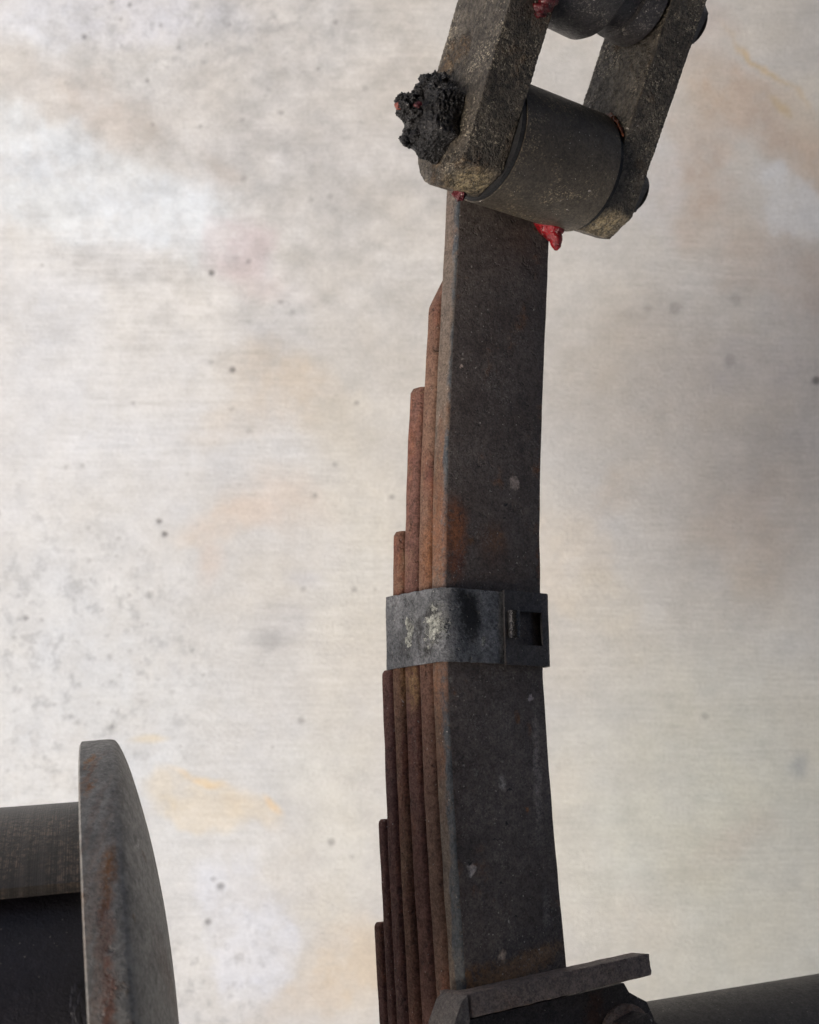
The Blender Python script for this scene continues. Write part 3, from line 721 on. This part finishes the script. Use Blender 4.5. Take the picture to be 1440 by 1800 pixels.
rnd = random.Random(4)
bmc = bmesh.new()
for (x, y, r_) in [(716, 190, .0042), (709, 180, .0034), (724, 178, .003), (706, 196, .0024), (730, 190, .005), (714, 202, .003), (720, 170, .0018), (728, 200, .004), (740, 165, .0042), (733, 212, .003), (752, 150, .0042), (775, 145, .004), (765, 142, .003), (712, 172, .0014),
                   (718, 240, .0017), (712, 246, .0018), (706, 243, .0012), (714, 254, .0012), (716, 232, .0014), (722, 252, .0012), (720, 258, .0009), (725, 244, .0018), (730, 240, .003)]:
    b2 = clump(at(x, y, nd-.003+rnd.uniform(-.002, .002)), r_, rnd.uniform(0, 50))
    me_ = bpy.data.meshes.new('t'); b2.to_mesh(me_); b2.free(); bmc.from_mesh(me_); bpy.data.meshes.remove(me_)
o = link('charred_crumbs', bmc, MAT_CHAR, shackle, smooth=80); o['kind'] = 'stuff'
blob('red_grease', [(at(702, 180, nd-.004), .0004), (at(701, 186, nd-.005), .0018), (at(700, 193, nd-.004), .0010)], grease_mat('dry_red_grease', (.35, .09, .06)), shackle, 2, .8)
blob('red_grease', [(at(728, 185, nd-.012), .0004), (at(735, 184, nd-.014), .0014), (at(742, 182, nd-.014), .0008)], MAT_RED2, shackle, 8, .8)

# ------------------------------------------------------------------ hanger between the plates' upper ends
hanger = thing('frame_hanger', 'dark round hanger tube between the upper ends of the shackle plates', 'hanger', C2+w*(W/2))
bm = bmesh.new()
revolve(bm, C2, w, sv, [(-.0004, .0125), (-.0004, .0215), (.0020, .0245), (.0055, .0272), (.0095, .0285), (.0310, .0290), (.0338, .0275), (.0350, .0235), (.0350, .0150)], n=72)
link('hanger_tube', bm, MAT_TUBE, hanger)
bm = bmesh.new()
revolve(bm, C2, w, sv, [(.0350, .0170), (.0352, .0192), (.0480, .0198), (.0485, .0222), (W+.0002, .0230), (W+.0008, .0222), (W+.0008, .0150)], n=72)
link('hanger_collar', bm, MAT_TUBE, hanger)
bm = bmesh.new()
extrude_poly(bm, C2, sv, -qv, w, [(.000, -.018), (.16, -.030), (.16, .030), (.000, .018)], .006, .050)
link('hanger_arm', bm, MAT_TUBE, hanger)
hd2 = HC-C2.z
blob('red_grease', [(at(945, 32, hd2-.018), .0006), (at(948, 22, hd2-.020), .0030), (at(955, 10, hd2-.020), .0040), (at(964, -4, hd2-.020), .0042), (at(970, -16, hd2-.018), .001)], MAT_RED2, hanger, 6, .7)

# ------------------------------------------------------------------ spring seat at the bottom
US = u_at(1738, .0, .0)
sp_, st_, sm_ = spine(US)
stt = (st_-w*.05).normalized(); ww = (w+st_*.05).normalized()
seat = thing('axle_bracket', 'brown rusty steel bracket clamped across the spring at the bottom of the picture, nut inside', 'bracket', sp_+w*(W/2))
def sb(a, tt_, b): return sp_+ww*a+stt*tt_+sm_*b
bm = bmesh.new()
extrude_poly(bm, sp_, ww, sm_, stt, [(-.0078, -.0085), (-.0078, .0100), (-.0060, .0125), (.1010, .0125), (.1010, .0005), (.030, .0005), (-.0035, .0005), (-.0035, -.0085)], -.0098, .0000)
bevel(bm, .0008, 2, 25)
o = link('seat_flange', bm, MAT_SEAT, seat)
md = o.modifiers.new('remesh', 'REMESH'); md.mode = 'VOXEL'; md.voxel_size = .0008; md.use_smooth_shade = True
tx = bpy.data.textures.new('scale', 'CLOUDS'); tx.noise_scale = .007; tx.noise_depth = 4
dm = o.modifiers.new('relief', 'DISPLACE'); dm.texture = tx; dm.strength = .0004; dm.texture_coords = 'LOCAL'
bm = bmesh.new()                                      # back plate with the notched right end
pts = [(-.0120, -.0120), (.0900, -.0120), (.0925, -.0165), (.0975, -.0195), (.1030, -.0225), (.1060, -.0300), (.1065, -.12), (-.0180, -.12), (-.0180, -.0300), (-.0150, -.0200)]
extrude_poly(bm, sp_, ww, stt, sm_, pts, .0004, .0040)
bevel(bm, .0008, 2, 25)
link('seat_web', bm, MAT_SEATD, seat)
bm = bmesh.new()                                      # left cheek
extrude_poly(bm, sp_, ww, stt, sm_, [(-.0079, -.0006), (-.0112, -.0026), (-.0165, -.0110), (-.0190, -.0200), (-.0190, -.12), (-.0125, -.12), (-.0125, -.022), (-.0079, -.0104)], -.006, .0126)
bevel(bm, .0012, 2, 25)
link('seat_cheek', bm, MAT_CHEEK, seat)
NC = sb(.0860, -.0370, .0042)
bm = bmesh.new(); revolve(bm, NC, sm_, w, [(0, .006), (0, .0165), (.0022, .0165), (.0026, .0158), (.0026, .006)], n=48)
link('washer', bm, MAT_SEAT, seat)
bm = bmesh.new()
extrude_poly(bm, NC, w, stt, sm_, hexagon(.0135), .0028, .0130); bevel(bm, .0012, 2)
o = link('nut', bm, MAT_SEATD, seat); roughen(o, .0005, 180, 3)
bm = bmesh.new(); revolve(bm, NC, sm_, w, [(.0130, .0001), (.0130, .0080), (.0190, .0078), (.0200, .0066), (.0200, .0001)], n=32)
o = link('bolt_tip', bm, MAT_SEATD, seat); roughen(o, .0004, 200, 0)

# ------------------------------------------------------------------ axle tube
A1, A2 = at(1000, 1822, .555), at(1640, 1712, .66)
ad = (A2-A1).normalized(); an_ = Vector((0, 1, 0)); an_ = (an_-ad*an_.dot(ad)).normalized()
axle = thing('axle_tube', 'dark painted round axle tube in the lower right corner behind the bracket', 'axle', at(1300, 1800, .62))
bm = bmesh.new()
ac = A1-an_*.048+Vector((0, 0, -.012))
revolve(bm, ac, ad, an_, [(-.02, .0001), (-.02, .048), (.40, .048), (.40, .0001)], n=96)
link('tube', bm, MAT_AXLE, axle)
bm = bmesh.new()
revolve(bm, ac, ad, an_, [(.02, .0475), (.0205, .0505), (.028, .0505), (.0285, .0475)], n=96)
link('weld_ring', bm, MAT_AXLE, axle)

# ------------------------------------------------------------------ drum and collar at the lower left
drum = thing('brake_drum', 'grey domed steel drum with a rusty rim and dark machined collar at the lower left', 'drum', hub_c)
px_ = HD/F
ref = Vector((0, 1, 0))
prof = [(-3, 492), (-3, 507), (0, 512), (52, 511), (60, 507), (66, 497), (73, 480), (82, 452), (91, 414), (101, 368), (110, 318), (118, 262), (125, 200), (130, 130), (133, 60), (134, .2)]
# resample smoothly
pp = []
for (a, b) in zip(prof[2:], prof[3:]):
    for i in range(3): pp.append((a[0]+(b[0]-a[0])*i/3, a[1]+(b[1]-a[1])*i/3))
for _ in range(2):
    pp = [pp[0]]+[tuple((pp[i-1][k]+2*pp[i][k]+pp[i+1][k])/4 for k in (0, 1)) for i in range(1, len(pp)-1)]+[pp[-1]]
prof = prof[:2]+pp+[prof[-1]]
bm = bmesh.new()
revolve(bm, hub_c, hub_ax, ref, [(a*px_, r_*px_) for a, r_ in prof]+[(-3*px_+.002, .2*px_)], n=180)
o = link('drum_shell', bm, hub_mat(), drum, smooth=50)
MAT_BLK = steel('black_panel_paint', (.012, .011, .014), (.020, .018, .024), grit=.25, specks=.25, rough=(.4, .55), bump=.00012, vari=10)
CM = collar_mat()
phi = math.radians(32)
side_s = 1 if hub_ax.cross(ref).z > 0 else -1
a_lo, a_hi = (-math.radians(80), phi) if side_s > 0 else (-phi, math.radians(80))
collar_ax = (hub_ax-Vector((0, .056, 0))).normalized()
bm = bmesh.new()
revolve(bm, hub_c, collar_ax, ref, [(-420*px_, 380*px_), (-420*px_, 404*px_), (-20*px_, 404*px_), (-11*px_, 408*px_), (-5*px_, 416*px_), (-3.3*px_, 426*px_), (-3.3*px_, 380*px_)], n=90, a0=a_lo, a1=a_hi, close_profile=True)
link('machined_collar', bm, CM, drum, smooth=40)
bm = bmesh.new()
revolve(bm, hub_c, collar_ax, ref, [(-430*px_, .001), (-430*px_, 362*px_), (-3.4*px_, 362*px_), (-3.4*px_, .001)], n=120)
link('inner_panel', bm, MAT_BLK, drum, smooth=40)
# dried sealant smear on the dark panel beside the rim
bm = bmesh.new()
sa = math.radians(59)*side_s
rr0 = 362.5*px_
bmesh.ops.create_icosphere(bm, subdivisions=5, radius=1.)
rd = (ref-hub_ax*ref.dot(hub_ax)).normalized(); sdv = hub_ax.cross(rd)
dn = rd*math.cos(sa)+sdv*math.sin(sa); tg = hub_ax.cross(dn)
for v in bm.verts:
    d = v.co.copy(); q = 1+.35*noise.fractal(d*2.+Vector((9, 0, 0)), 1., 2., 4)
    v.co = hub_c+dn*rr0+hub_ax*(-20*px_)+hub_ax*d.x*q*.0035+tg*d.y*q*.0075+dn*d.z*q*.0007
link('sealant_smear', bm, MAT_BLK, drum, smooth=60)
